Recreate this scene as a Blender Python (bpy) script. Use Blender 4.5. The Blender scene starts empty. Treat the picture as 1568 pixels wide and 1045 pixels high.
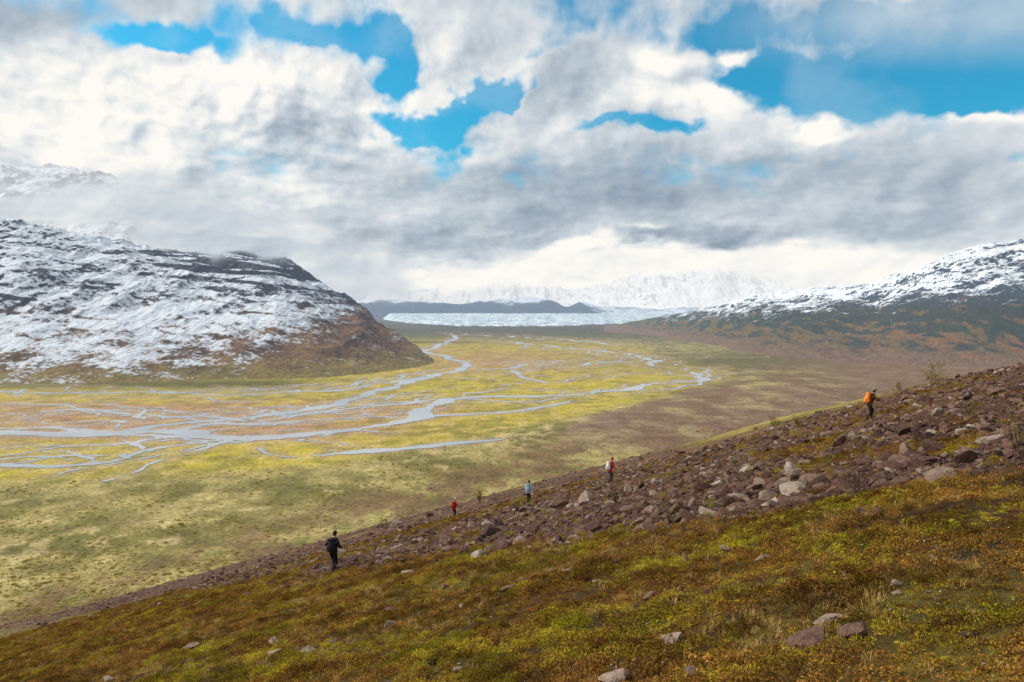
import bpy, bmesh, math, numpy as np
from mathutils import Vector, Matrix
scene=bpy.context.scene
rng=np.random.default_rng(7)
H=150.0; F=1140.0; CX=784.0; HY=475.0
# ---------------------------------------------------------------- helpers
def s2l(c):
    c=np.asarray(c,float)/255.0
    return np.where(c<=0.04045,c/12.92,((c+0.055)/1.055)**2.4)
def C(r,g,b,k=0.72):
    return s2l((r,g,b))*k
def C4(r,g,b,k=0.72):
    v=C(r,g,b,k); return (float(v[0]),float(v[1]),float(v[2]),1.0)
def _hash(ix,iy,seed):
    h=(ix.astype(np.int64)*374761393+iy.astype(np.int64)*668265263+seed*1442695041)&0xffffffff
    h=((h^(h>>13))*1274126177)&0xffffffff
    h=(h^(h>>16))&0xffffffff
    return h
def perlin(x,y,seed=0):
    x=np.asarray(x,float); y=np.asarray(y,float)
    ix=np.floor(x); iy=np.floor(y); fx=x-ix; fy=y-iy
    ix=ix.astype(np.int64); iy=iy.astype(np.int64)
    u=fx*fx*fx*(fx*(fx*6-15)+10); v=fy*fy*fy*(fy*(fy*6-15)+10)
    def g(dx,dy):
        a=_hash(ix+dx,iy+dy,seed)*(2*math.pi/4294967296.0)
        return np.cos(a)*(fx-dx)+np.sin(a)*(fy-dy)
    a=g(0,0);b=g(1,0);c=g(0,1);d=g(1,1)
    return ((a+(b-a)*u)+((c+(d-c)*u)-(a+(b-a)*u))*v)*1.5
def fbm(x,y,octv=4,seed=0,rough=0.5):
    s=0;a=1.0;t=0
    for i in range(octv):
        s=s+a*perlin(x*2**i+17.3*i,y*2**i-9.1*i,seed+i); t+=a; a*=rough
    return s/t
def ridged(x,y,octv=4,seed=0,rough=0.5):
    s=0;a=1.0;t=0
    for i in range(octv):
        s=s+a*(1-2*np.abs(perlin(x*2**i+7.3*i,y*2**i-3.1*i,seed+i))); t+=a; a*=rough
    return s/t
def sstep(a,b,x):
    t=np.clip((x-a)/(b-a),0,1); return t*t*(3-2*t)
def mixc(a,b,t):
    t=np.asarray(t)[...,None]; return a*(1-t)+b*t
def link(o):
    scene.collection.objects.link(o); return o
def grid_mesh(name,X,Y,Z,attrs=None,smooth=True,keep=None):
    nr,nc=X.shape
    me=bpy.data.meshes.new(name)
    co=np.stack([X,Y,Z],-1).reshape(-1,3)
    i=np.arange(nr*nc).reshape(nr,nc)
    q=np.stack([i[:-1,:-1],i[:-1,1:],i[1:,1:],i[1:,:-1]],-1)
    q=q.reshape(-1,4) if keep is None else q[keep]
    if keep is not None:
        used=np.unique(q); mp=np.full(nr*nc,-1,np.int64); mp[used]=np.arange(len(used)); q=mp[q]; co=co[used]
    me.vertices.add(len(co)); me.vertices.foreach_set('co',co.astype(np.float32).ravel())
    me.loops.add(q.size); me.loops.foreach_set('vertex_index',q.astype(np.int32).ravel())
    me.polygons.add(len(q)); me.polygons.foreach_set('loop_start',np.arange(0,q.size,4,dtype=np.int32))
    me.polygons.foreach_set('use_smooth',np.full(len(q),smooth))
    me.update(calc_edges=True)
    if attrs:
        for k,v in attrs.items():
            if v.ndim==3:
                a=me.attributes.new(k,'FLOAT_COLOR','POINT')
                vv=np.concatenate([v.reshape(-1,3),np.ones((v.shape[0]*v.shape[1],1))],1)
                if keep is not None: vv=vv[used]
                a.data.foreach_set('color',vv.astype(np.float32).ravel())
            else:
                a=me.attributes.new(k,'FLOAT','POINT')
                vv=v.ravel()
                if keep is not None: vv=vv[used]
                a.data.foreach_set('value',vv.astype(np.float32))
    return link(bpy.data.objects.new(name,me))
class NT:
    def __init__(s,tree): s.t=tree; s.n=tree.nodes; s.l=tree.links
    def put(s,sock,v):
        if hasattr(v,'is_output') : s.l.new(v,sock)
        else: sock.default_value=v
    def math(s,op,a,b=None,c=None,clamp=False):
        n=s.n.new('ShaderNodeMath'); n.operation=op; n.use_clamp=clamp
        for i,v in enumerate((a,b,c)):
            if v is not None: s.put(n.inputs[i],v)
        return n.outputs[0]
    def vm(s,op,a,b=None,c=None):
        n=s.n.new('ShaderNodeVectorMath'); n.operation=op
        for i,v in enumerate((a,b,c)):
            if v is not None: s.put(n.inputs[i],v)
        return n.outputs['Value'] if op in('DOT_PRODUCT','LENGTH') else n.outputs[0]
    def noise(s,vec,scale,detail=4,rough=0.5,dist=0.0,out='Fac'):
        n=s.n.new('ShaderNodeTexNoise'); s.put(n.inputs['Vector'],vec)
        n.inputs['Scale'].default_value=scale; n.inputs['Detail'].default_value=detail
        n.inputs['Roughness'].default_value=rough; n.inputs['Distortion'].default_value=dist
        return n.outputs[out]
    def voro(s,vec,scale,out='Distance',feature='F1'):
        n=s.n.new('ShaderNodeTexVoronoi'); n.feature=feature; s.put(n.inputs['Vector'],vec)
        n.inputs['Scale'].default_value=scale; return n.outputs[out]
    def mix(s,f,a,b,mode='MIX'):
        n=s.n.new('ShaderNodeMix'); n.data_type='RGBA'; n.blend_type=mode
        s.put(n.inputs[0],f); s.put(n.inputs[6],a); s.put(n.inputs[7],b); return n.outputs[2]
    def ramp(s,f,stops,interp='LINEAR'):
        n=s.n.new('ShaderNodeValToRGB'); s.put(n.inputs[0],f); cr=n.color_ramp; cr.interpolation=interp
        while len(cr.elements)<len(stops): cr.elements.new(0.5)
        for e,(p,c) in zip(cr.elements,stops): e.position=p; e.color=c
        return n.outputs[0]
    def smooth(s,v,a,b,lo=0.0,hi=1.0):
        n=s.n.new('ShaderNodeMapRange'); n.interpolation_type='SMOOTHSTEP'
        s.put(n.inputs[0],v); 
        for i,x in enumerate((a,b,lo,hi)): s.put(n.inputs[i+1],x)
        return n.outputs[0]
    def attr(s,name,out='Color'):
        n=s.n.new('ShaderNodeAttribute'); n.attribute_name=name; return n.outputs[out]
    def scale(s,c,f):
        n=s.n.new('ShaderNodeVectorMath'); n.operation='SCALE'; s.put(n.inputs[0],c); s.put(n.inputs['Scale'],f); return n.outputs[0]
    def bump(s,h,strength=0.5,dist=0.1):
        n=s.n.new('ShaderNodeBump'); s.put(n.inputs['Height'],h); n.inputs['Strength'].default_value=strength
        n.inputs['Distance'].default_value=dist; return n.outputs[0]
def newmat(name):
    m=bpy.data.materials.new(name); m.use_nodes=True; m.node_tree.nodes.clear(); return m,NT(m.node_tree)
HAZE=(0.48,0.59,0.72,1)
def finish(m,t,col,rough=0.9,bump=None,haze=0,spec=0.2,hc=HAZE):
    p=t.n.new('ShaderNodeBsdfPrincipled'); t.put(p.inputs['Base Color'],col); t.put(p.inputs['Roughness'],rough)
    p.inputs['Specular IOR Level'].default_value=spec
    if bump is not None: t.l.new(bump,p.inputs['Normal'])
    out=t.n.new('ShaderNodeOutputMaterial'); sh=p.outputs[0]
    if haze:  # aerial haze painted into the surface: glowing tint grows with distance from origin
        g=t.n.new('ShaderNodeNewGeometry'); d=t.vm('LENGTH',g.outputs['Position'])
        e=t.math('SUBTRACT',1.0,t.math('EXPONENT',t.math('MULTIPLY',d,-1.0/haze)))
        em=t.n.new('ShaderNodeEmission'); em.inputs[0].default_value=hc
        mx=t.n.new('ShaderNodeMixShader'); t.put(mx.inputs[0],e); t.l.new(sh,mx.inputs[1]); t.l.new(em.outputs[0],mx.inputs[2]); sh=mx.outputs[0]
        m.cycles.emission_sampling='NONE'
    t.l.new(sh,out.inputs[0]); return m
def simple(name,col,rough=0.8,var=0.25,scale=8,bump=0.0,bd=0.01):
    m,t=newmat(name); tc=t.n.new('ShaderNodeTexCoord').outputs['Object']
    n=t.noise(tc,scale,4)
    a=tuple(c*(1-var) for c in col[:3])+(1,); b=tuple(min(1,c*(1+var)) for c in col[:3])+(1,)
    c=t.mix(t.smooth(n,0.3,0.7),a,b)
    return finish(m,t,c,rough,t.bump(n,bump,bd) if bump else None)
# ---------------------------------------------------------------- terrain
def rockmask(x,y):
    yb=np.interp(x,[-140,-82,-27.6,-8.7,2,6.4,8,30],[190,115,60,33,19.0,14.1,10.5,8])
    n=fbm(x/6,y/6,4,11)
    r=sstep(-0.08,0.18,(y-yb)/yb+0.26*n)
    s=x/np.maximum(y,1)
    r=r*(1-sstep(0.1,0.3,s)*sstep(80,125,y+15*n))
    r=r*(1-0.7*np.exp(-((x+7.5)/9)**2-((y-68)/12)**2))
    r=r*(1-sstep(0.14,0.40,fbm(x/8+5,y/10,3,31))*0.7)
    return r*(1-sstep(260,330,y))
def hill(x,y):
    s=x/np.maximum(y,1)
    y0=np.interp(s,[-0.7,0,0.36,0.5,0.69,1.0],[260,240,190,120,66,50])
    q=np.maximum(0,y-y0)
    return H-2+0.271*x-0.232*y-0.25*(q-60*(1-np.exp(-q/60)))
def micro(x,y):
    r=np.hypot(x,y); far=1-sstep(250,500,r)
    m=0.5*fbm(x/24,y/24,3,3)*sstep(5,30,r)+0.20*fbm(x/3.5,y/3.5,3,4)+0.09*fbm(x*1.1,y*1.1,3,5)
    m=m+rockmask(x,y)*(0.22*fbm(x*0.55,y*0.55,3,6))
    return m*far
def _g(x,y):
    a=hill(x,y)+micro(x,y)+2.0*fbm(x/90,y/90,3,8)*sstep(120,400,np.hypot(x,y))
    b=0.12*fbm(x/40,y/40,3,9)
    k=9.0; m=np.maximum(a,b)
    return np.where(a-b>70,a,m+k*np.log(np.exp((a-m)/k)+np.exp((b-m)/k)))
z0=float(_g(0.0,0.0))-(H-2)
def ground_h(x,y): 
    x=np.asarray(x,float); y=np.asarray(y,float)
    return _g(x,y)-z0*np.exp(-(x*x+y*y)/400.0)
def place(px,py):
    s=(px-CX)/F; tgt=(HY-py)/F
    ys=np.exp(np.linspace(math.log(4),math.log(500),900))
    e=(ground_h(s*ys,ys)-H)/ys
    i=int(np.argmax(e>=tgt)) if (e>=tgt).any() else int(np.argmax(e[:650]))
    y=ys[i]; return s*y,y
A=np.concatenate([np.linspace(-180,-50,40)[:-1],np.linspace(-50,-38,60)[:-1],np.linspace(-38,38,850)[:-1],np.linspace(38,50,60)[:-1],np.linspace(50,180,40)])
A=np.radians(A)
R=np.concatenate([np.geomspace(0.6,8,50)[:-1],np.geomspace(8,140,330)[:-1],np.geomspace(140,700,130)[:-1],np.geomspace(700,5000,220)[:-1],np.geomspace(5000,70000,50)])
RR,AA=np.meshgrid(R,A,indexing='ij')
X=RR*np.sin(AA); Y=RR*np.cos(AA)
Z=ground_h(X,Y)
Yc=np.maximum(Y,3.0)
PX=CX+F*X/Yc; PY=HY+F*(H-Z)/Yc
PX=np.where(Y<3,X*50,PX); PY=np.where(Y<3,1500,PY)
n1=fbm(X/70,Y/110,4,21); n2=fbm(X/18,Y/26,4,22); n3=fbm(X/300,Y/420,3,23)
def lpx(pts,px): return np.interp(px,[p[0] for p in pts],[p[1] for p in pts])
K1=0.80
brush=mixc(C(178,160,98,K1),C(130,120,62,K1),sstep(-0.18,0.25,n1))
brush=mixc(brush,C(212,188,130,K1),sstep(0.0,0.35,n2+0.5*n3)*0.75)
brush=mixc(brush,C(116,110,52,K1),sstep(0.08,0.4,-n2)*0.6)
flood=mixc(C(194,174,54,K1),C(158,146,58,K1),sstep(-0.2,0.25,n1))
flood=mixc(flood,C(206,178,96,K1),sstep(-0.05,0.3,n2)*0.75)
near=lpx([(-600,760),(0,742),(500,716),(800,655),(1080,600),(1130,575),(1160,540),(3000,540)],PX)+10*n1
far_=lpx([(-600,500),(0,500),(650,516),(700,512),(900,520),(1000,535),(1120,575),(3000,600)],PX)
fm=sstep(10,-14,PY-near)*sstep(-6,8,PY-far_)
col=mixc(brush,flood,fm)
mud=np.maximum(np.exp(-((PX-240)/360)**4-((PY-645)/32)**4),0.9*np.exp(-((PX-560)/150)**2-((PY-632)/16)**2))
mud=np.maximum(mud,0.8*np.exp(-((PX-740)/160)**2-((PY-554)/17)**2))
mudm=np.clip(mud*sstep(-0.4,0.12,n2+0.4*n1+0.1),0,1)
col=mixc(col,C(192,144,112),mudm*0.92)
heath=sstep(-10,30,PX-lpx([(500,1100),(600,1040),(640,880),(665,850),(690,900),(720,1500)],PY))*sstep(575,605,PY)*sstep(715,672,PY)
col=mixc(col,C(150,120,102),heath*(0.75+0.3*np.clip(n1*3,-1,1)))
dark=np.exp(-((PX-1180)/230)**2-((PY-552)/17)**2)
col=mixc(col,C(106,96,52),np.clip(dark*1.1,0,1)*0.88)
rgt=sstep(1180,1350,PX)*sstep(620,595,PY)
col=mixc(col,C(140,108,88),rgt*0.85)
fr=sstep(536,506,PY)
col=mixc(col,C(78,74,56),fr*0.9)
col=mixc(col,C(98,92,46),np.exp(-((PY-588)/9)**2)*sstep(560,400,PX)*0.9)
apr=sstep(60,8,(lpx([(-400,1010),(0,955),(300,870),(500,805),(700,752),(760,735),(2000,300)],PX))-PY)*(Z<14)
col=mixc(col,C(136,104,72),apr*sstep(-.3,.2,n1+n2)*0.85)
hl=sstep(3,14,Z)*(RR<900)
hilln=fbm(X/5,Y/5,4,24)
tund=mixc(C(106,76,40),C(132,114,46),sstep(-0.2,0.3,hilln))
tund=mixc(tund,mixc(C(172,148,80),C(134,122,60),sstep(-.2,.2,n2)),sstep(60,160,RR))
col=mixc(col,tund,hl*sstep(500,200,RR))
rm=rockmask(X,np.maximum(Y,0.01))*(Y>2)
col=mixc(col,mixc(C(110,74,60),C(136,98,76),sstep(-.2,.2,hilln)),rm*0.95)
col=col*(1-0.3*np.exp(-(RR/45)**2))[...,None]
# ---------------------------------------------------------------- river
pc=np.linspace(-260,1180,2300); pr=np.linspace(507,738,560)
GP,GR=np.meshgrid(pc,pr)
GY=H*F/(GR-HY); GX=(GP-CX)/F*GY
field=np.full(GP.shape,1e3)
def w(px,py): y=H*F/(py-HY); return np.array([(px-CX)/F*y,y])
def splat(path,width,wob,seed,taper=True):
    P=np.array([w(*p) for p in path]); 
    d=np.r_[0,np.cumsum(np.hypot(*np.diff(P,axis=0).T))]; L=d[-1]
    n=int(L/3.5)+2; t=np.linspace(0,L,n)
    x=np.interp(t,d,P[:,0]); y=np.interp(t,d,P[:,1])
    k=9; ker=np.ones(k)/k
    xs=np.convolve(np.pad(x,k//2,mode='edge'),ker,'valid'); ys=np.convolve(np.pad(y,k//2,mode='edge'),ker,'valid')
    tx=np.gradient(xs); ty=np.gradient(ys); q=np.hypot(tx,ty)+1e-9; nx=-ty/q; ny=tx/q
    off=wob*(fbm(t/160,t*0+seed*3.1,2,seed)*2.0+0.35*fbm(t/45,t*0+seed,2,seed+9))
    xs=xs+nx*off; ys=ys+ny*off*1.7
    wd=width*(0.75+1.1*fbm(t/70,t*0+seed*7.7,3,seed+20)); wd=np.maximum(wd,width*0.12)
    if taper: wd=wd*np.clip(np.minimum(t,L-t)/(0.12*L),0.15,1)
    for X0,Y0,W0 in zip(xs,ys,wd):
        if Y0<400: continue
        p=HY+H*F/Y0; c=CX+F*X0/Y0
        m=W0+24
        r0=HY+H*F/(Y0+m); r1=HY+H*F/max(Y0-m,200)
        i0=int(np.searchsorted(pr,r0))-1; i1=int(np.searchsorted(pr,r1))+2
        dc=m*F/Y0
        j0=int(np.searchsorted(pc,c-dc))-1; j1=int(np.searchsorted(pc,c+dc))+2
        i0=max(i0,0); j0=max(j0,0)
        if i0>=len(pr) or j0>=len(pc) or i1<=0 or j1<=0: continue
        gx=GX[i0:i1,j0:j1]; gy=GY[i0:i1,j0:j1]
        dd=np.hypot(gx-X0,gy-Y0)-W0
        np.minimum(field[i0:i1,j0:j1],dd,out=field[i0:i1,j0:j1])
mains=[
 ([(-260,668),(0,656),(100,660),(200,664),(240,654),(330,645),(450,633),(560,606),(640,581),(722,562),(690,548),(650,540),(680,526),(700,518),(690,511)],16,16),
 ([(-260,655),(0,662),(220,667),(370,672),(480,664),(560,656),(640,641),(655,626),(685,611),(760,608),(860,606),(960,597),(1000,589),(1068,584),(1074,574),(1040,564)],17,10),
 ([(455,702),(560,692),(640,686),(700,679),(775,672)],10,5),
 ([(-260,700),(0,709),(100,711),(180,706),(215,690),(290,680),(370,671)],7,7),
 ([(-260,600),(0,600),(300,606),(480,600),(620,582),(680,570)],10,20),
 ([(220,664),(330,650),(420,648),(520,640),(640,641)],8,16),
 ([(785,566),(805,580),(845,588)],8,8),
 ([(640,641),(760,634),(820,622),(870,612)],9,14),
 ([(1040,564),(1000,556),(985,545),(900,536),(820,528),(740,520)],14,30),
 ([(722,562),(760,566),(800,560),(900,556),(1000,556)],9,40),
 ([(0,690),(120,684),(260,676),(400,674)],5,10),
 ([(0,636),(120,630),(260,640),(400,640),(560,625),(690,608)],8,18),
 ([(690,511),(720,513),(800,517),(880,522),(960,530)],16,40),
 ([(60,664),(160,668),(250,660),(330,664)],20,10),
 ([(-260,625),(0,622),(160,628),(330,640)],5,20),
]
for i,(p,wd,wb) in enumerate(mains): splat(p,wd,wb,50+i)
sd=200
for (p,wd,wb) in mains[:2]+[mains[3],mains[4],mains[8],mains[9],mains[11],mains[12]]:
    for k in range(6):
        sd+=1; a=rng.integers(0,max(1,len(p)-3)); b=min(len(p),a+rng.integers(3,9))
        sub=p[a:b]
        oy=rng.uniform(-1,1)
        pp=[(q[0]+rng.uniform(-20,20),max(509,q[1]+oy*0.09*(q[1]-HY)+rng.uniform(-1,1)*0.03*(q[1]-HY))) for q in sub]
        splat(pp,rng.uniform(1.8,5.0),wb*1.8+12,sd)
for k in range(50):
    sd+=1; y0=rng.uniform(520,700)
    if y0>600: x0=rng.uniform(-200,640-(y0-600)*2)
    else: x0=rng.uniform(650,1000)
    l=rng.uniform(90,260); sl=rng.uniform(-0.10,0.02)
    pp=[(x0+l*u,max(511,y0+sl*l*u*((y0-HY)/130)+rng.uniform(-1,1)*0.02*(y0-HY))) for u in np.linspace(0,1,5)]
    splat(pp,rng.uniform(1.2,3.0)*(1+200/(y0-HY)*0.25),25,sd)
field=field+3.4*fbm(GX/14,GY/22,3,77)
fa=(field[:-1,:-1]+field[1:,:-1]+field[:-1,1:]+field[1:,1:])/4
def sample_field(px,py):
    j=np.clip(np.round((px-pc[0])/(pc[1]-pc[0])).astype(int),0,len(pc)-1); i=np.clip(np.round((py-pr[0])/(pr[1]-pr[0])).astype(int),0,len(pr)-1)
    v=field[i,j]; ok=(px>pc[0])&(px<pc[-1])&(py>pr[0])&(py<pr[-1]); return np.where(ok,v,99)
GZ=np.maximum(ground_h(GX,GY),0)+0.12
river=grid_mesh('braided_river',GX,GY,GZ+0.2,keep=(fa<0))
fv=sample_field(PX,PY)
bar=sstep(22,3,fv)*(Y>300)
col=mixc(col,C(198,168,138),bar*(0.4+0.4*mud))
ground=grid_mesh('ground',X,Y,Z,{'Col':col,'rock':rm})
m,t=newmat('terrain')
pos=t.n.new('ShaderNodeNewGeometry').outputs['Position']
c=t.attr('Col'); rk=t.attr('rock','Fac')
nA=t.noise(pos,0.035,5,0.6); nB=t.noise(pos,0.25,5,0.65); nC=t.noise(pos,3.0,5,0.65); nD=t.noise(pos,22,3,0.6)
mul=t.scale
def gain(n,a,b): return t.smooth(n,0.28,0.72,a,b)
g_=t.math('MULTIPLY',t.math('MULTIPLY',gain(nA,0.72,1.28),gain(nB,0.62,1.38)),t.math('MULTIPLY',gain(nC,0.6,1.4),gain(nD,0.78,1.22)))
c1=mul(c,g_)
vs=t.voro(t.vm('MULTIPLY',pos,(1,1,0)),0.16)
c1=t.mix(t.math('MULTIPLY',t.smooth(t.math('ADD',vs,t.math('MULTIPLY',nB,0.5)),0.6,0.4),0.3),c1,mul(c1,0.55))
vc=t.voro(pos,6.5,'Color'); vd=t.voro(pos,6.5,'Distance')
sep=t.n.new('ShaderNodeSeparateColor'); t.l.new(vc,sep.inputs[0])
st=t.ramp(sep.outputs[0],[(0,C4(80,56,48)),(0.4,C4(112,82,68)),(0.75,C4(138,106,88)),(1,C4(170,148,130))])
st=mul(st,t.smooth(vd,0.0,0.55,1.2,0.4))
c1=t.mix(t.math('MULTIPLY',rk,t.smooth(nB,0.42,0.62,0.0,0.85)),c1,st)
hgt=t.math('ADD',t.math('MULTIPLY',nC,0.6),t.math('ADD',t.math('MULTIPLY',nD,0.15),t.math('MULTIPLY',t.math('MULTIPLY',vd,rk),-0.5)))
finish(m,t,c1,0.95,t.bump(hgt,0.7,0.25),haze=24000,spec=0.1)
ground.data.materials.append(m)
m,t=newmat('glacial_water')
pos=t.n.new('ShaderNodeNewGeometry').outputs['Position']
n=t.noise(pos,0.01,4); n2_=t.noise(pos,0.3,4)
cc=t.mix(t.smooth(n,0.35,0.65),C4(182,186,192),C4(210,210,210))
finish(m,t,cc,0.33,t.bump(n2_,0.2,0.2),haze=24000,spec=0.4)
river.data.materials.append(m)
# ---------------------------------------------------------------- mountains
def smooth1(a,k):
    ker=np.hanning(k); ker/=ker.sum(); return np.convolve(np.pad(a,k//2,mode='edge'),ker,'valid')[:len(a)]
def mountain(name,tab,pxr,cols,rows,amp,seed,snowf,rockf,pexp=1.0,back=0.35,gul=(110,420),sk=61,crest=0.0):
    T=np.array(tab,float)
    px=np.linspace(pxr[0],pxr[1],cols); 
    py=smooth1(np.interp(px,T[:,0],T[:,1]),15); yr=smooth1(np.interp(px,T[:,0],T[:,2]),sk*2+1); yf=smooth1(np.interp(px,T[:,0],T[:,3]),sk)
    py=py-crest*(ridged(px/38,px*0,5,seed+5,.6)-0.3)
    t_=np.concatenate([np.linspace(0,1,rows),1+np.linspace(0.02,back,18)])
    Tt,_=np.meshgrid(t_,px,indexing='ij')
    s=(px-CX)/F; zr=np.maximum(H+(HY-py)/F*yr,-6)
    y=yf+(yr-yf)*Tt; x=s*y
    tc=np.clip(Tt,0,1)
    pr_=(0.55*tc+0.45*tc*tc*(3-2*tc))**pexp
    zr2=smooth1(zr,41); zz=zr2+(zr-zr2)*sstep(0.75,1,tc)
    z=zz*pr_*np.where(Tt>1,1-(Tt-1)*1.6,1)-5*(1-tc)**2
    g=ridged(x/gul[0],y/gul[1],5,seed)-0.3; f=fbm(x/gul[0]*0.35,y/gul[0]*0.35,6,seed+40,0.58)
    win=np.sqrt(np.clip(tc*1.3,0,1))*np.clip(zr2/ (0.35*zr2.max()),0,1)
    winr=np.where(tc>0.9,1-(tc-0.9)*6,1)
    z=z+amp*win*(0.6*g*winr+1.1*f*winr)
    dzt=np.gradient(z,axis=0)/(np.gradient(y,axis=0)+1e-6); dzx=np.gradient(z,axis=1)/(np.gradient(x,axis=1)+1e-6)
    PYm=HY+F*(H-z)/y; PXm=px[None,:]+0*y
    sn=snowf(x,y,z,PXm,PYm,dzt,dzx); rc=rockf(x,y,z,PXm,PYm,dzt,dzx)
    return grid_mesh(name,x,y,z,{'snow':sn,'Col':rc})
def mtn_mat(name,haze,ns=0.012,snowcol=(0.62,0.66,0.72,1),k=0.9,stretch=(1,1,2.4),hc=HAZE,bd=14):
    m,t=newmat(name)
    pos=t.n.new('ShaderNodeNewGeometry').outputs['Position']
    p2=t.vm('MULTIPLY',pos,stretch)
    a=t.noise(p2,ns,8,0.7); b=t.noise(pos,ns*7,5,0.75)
    sn=t.attr('snow','Fac')
    v=t.math('ADD',sn,t.math('ADD',t.math('MULTIPLY',t.math('SUBTRACT',a,0.5),k*2.6),t.math('MULTIPLY',t.math('SUBTRACT',b,0.5),k*1.8)))
    fac=t.smooth(v,0.34,0.8)
    rc=t.mix(t.smooth(b,0.3,0.7),t.mix(1.0,t.attr('Col'),(0.6,0.6,0.6,1),'MULTIPLY'),t.mix(1.0,t.attr('Col'),(1.35,1.35,1.35,1),'MULTIPLY'))
    cc=t.mix(fac,rc,snowcol)
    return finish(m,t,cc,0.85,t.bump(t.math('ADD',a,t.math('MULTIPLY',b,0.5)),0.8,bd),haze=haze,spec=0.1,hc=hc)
def snL(x,y,z,px,py,dt,dx):
    line=np.interp(px,[-600,0,200,330,420,520,600,680],[-15,2,8,14,60,120,190,260])
    v=0.29+0.64*sstep(-35,140,z-line+34*fbm(x/140,y/200,3,61))-0.26*sstep(15,-60,z-line)
    st=fbm(x/260,(z+0.22*x)/11,4,67,0.6); v=v+0.5*st*sstep(20,90,z)
    band=ridged(z/30+0.35*fbm(x/220,y/220,3,62)+x/420,(x)/520,4,63)
    v=v-sstep(0.27,0.82,band)*sstep(180,280,z+0.15*(px-300))*sstep(150,340,px)*1.15
    band2=ridged(z/40+x/500,x/260,4,65); v=v-sstep(0.48,0.9,band2)*0.42*sstep(60,160,z)
    v=v-np.clip(np.abs(dt)-0.42,0,1)*1.1
    v=v-np.clip(dx-0.05,-0.4,1)*0.42
    return v
def rcL(x,y,z,px,py,dt,dx):
    n=fbm(x/120,y/160,4,64); n_=fbm(x/40,y/50,4,66)
    base=mixc(C(146,108,76),C(108,78,56),sstep(-.2,.2,n))
    base=mixc(base,C(158,140,66),sstep(50,0,z+40*n_)*0.7)
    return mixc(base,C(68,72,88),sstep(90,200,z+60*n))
mL=mountain('snowy_mountain',[(-700,300,2600,1350),(0,335,2600,1487),(60,345,2600,1490),(100,357,2700,1500),(180,368,2750,1500),(250,384,2800,1520),(330,387,2850,1590),(395,381,2900,1600),(430,390,2950,1605),(450,407,2950,1610),(500,438,2950,1630),(560,474,2800,1700),(575,492,2700,1730),(600,505,2500,1800),(640,533,2300,1900),(672,563,2150,2011),(700,600,2100,2060)],(-700,700),1150,330,36,81,snL,rcL,crest=6)
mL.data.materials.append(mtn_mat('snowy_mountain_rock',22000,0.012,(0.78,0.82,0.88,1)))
def snR(x,y,z,px,py,dt,dx):
    line=np.interp(px,[950,1100,1300,1568,2200],[55,85,125,165,200])
    v=-0.1+0.95*sstep(-50,130,z-line+36*fbm(x/160,y/260,4,71))
    v=v+0.5*fbm(x/200,(z-0.2*x)/14,4,72,0.6)*sstep(60,160,z)
    return v-np.clip(np.abs(dt)-0.35,0,1)*0.9
def rcR(x,y,z,px,py,dt,dx):
    n=fbm(x/90,y/200,5,74,0.6); n2=fbm(x/60,y/150,5,75,0.65)
    base=mixc(C(122,100,58),C(146,100,66),sstep(-.15,.2,n)*sstep(1150,1450,px+200*n2)*0.8)
    base=mixc(base,C(48,64,58),sstep(-0.06,0.18,n2+0.3*sstep(50,120,z)-0.15*sstep(40,10,z))*0.9)
    base=mixc(base,C(146,110,88),sstep(45,0,z)*0.75)
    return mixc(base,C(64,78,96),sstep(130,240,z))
mR=mountain('snowy_mountain',[(930,500,6500,4600),(985,491,6000,4300),(1020,484,5600,3900),(1060,479,5200,3400),(1100,468,4800,3000),(1150,455,4500,2500),(1200,447,4300,2250),(1250,443,4200,2150),(1330,435,3900,2100),(1400,414,3500,2000),(1450,391,3350,1950),(1500,377,3250,1920),(1568,368,3200,1900),(2300,330,3000,1600)],(925,2300),1100,320,38,91,snR,rcR,pexp=1.15,crest=3)
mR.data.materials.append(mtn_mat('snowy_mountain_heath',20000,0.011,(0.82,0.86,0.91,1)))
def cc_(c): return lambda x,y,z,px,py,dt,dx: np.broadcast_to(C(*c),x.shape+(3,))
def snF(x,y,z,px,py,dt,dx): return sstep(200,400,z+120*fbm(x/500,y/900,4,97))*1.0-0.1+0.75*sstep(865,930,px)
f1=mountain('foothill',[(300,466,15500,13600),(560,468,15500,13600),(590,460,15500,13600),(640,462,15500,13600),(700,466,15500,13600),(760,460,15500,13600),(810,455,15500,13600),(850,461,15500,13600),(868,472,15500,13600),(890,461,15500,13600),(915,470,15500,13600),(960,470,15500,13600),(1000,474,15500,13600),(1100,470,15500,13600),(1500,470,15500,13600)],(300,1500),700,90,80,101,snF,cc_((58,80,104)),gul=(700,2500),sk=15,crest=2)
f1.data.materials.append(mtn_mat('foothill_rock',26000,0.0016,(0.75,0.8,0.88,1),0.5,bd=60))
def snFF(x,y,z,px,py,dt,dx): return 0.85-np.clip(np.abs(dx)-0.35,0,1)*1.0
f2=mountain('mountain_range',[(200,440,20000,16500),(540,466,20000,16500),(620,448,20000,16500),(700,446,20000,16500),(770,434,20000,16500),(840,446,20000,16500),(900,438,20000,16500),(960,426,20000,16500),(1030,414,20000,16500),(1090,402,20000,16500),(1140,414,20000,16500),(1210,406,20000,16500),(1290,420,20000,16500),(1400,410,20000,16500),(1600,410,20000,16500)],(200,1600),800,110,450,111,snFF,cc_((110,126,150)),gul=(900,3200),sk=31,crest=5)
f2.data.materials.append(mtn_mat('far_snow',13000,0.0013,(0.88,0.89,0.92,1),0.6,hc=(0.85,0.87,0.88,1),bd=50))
def snP(x,y,z,px,py,dt,dx): return 0.66-np.clip(np.abs(dx)-0.5,0,1)*0.8+0*z
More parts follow.
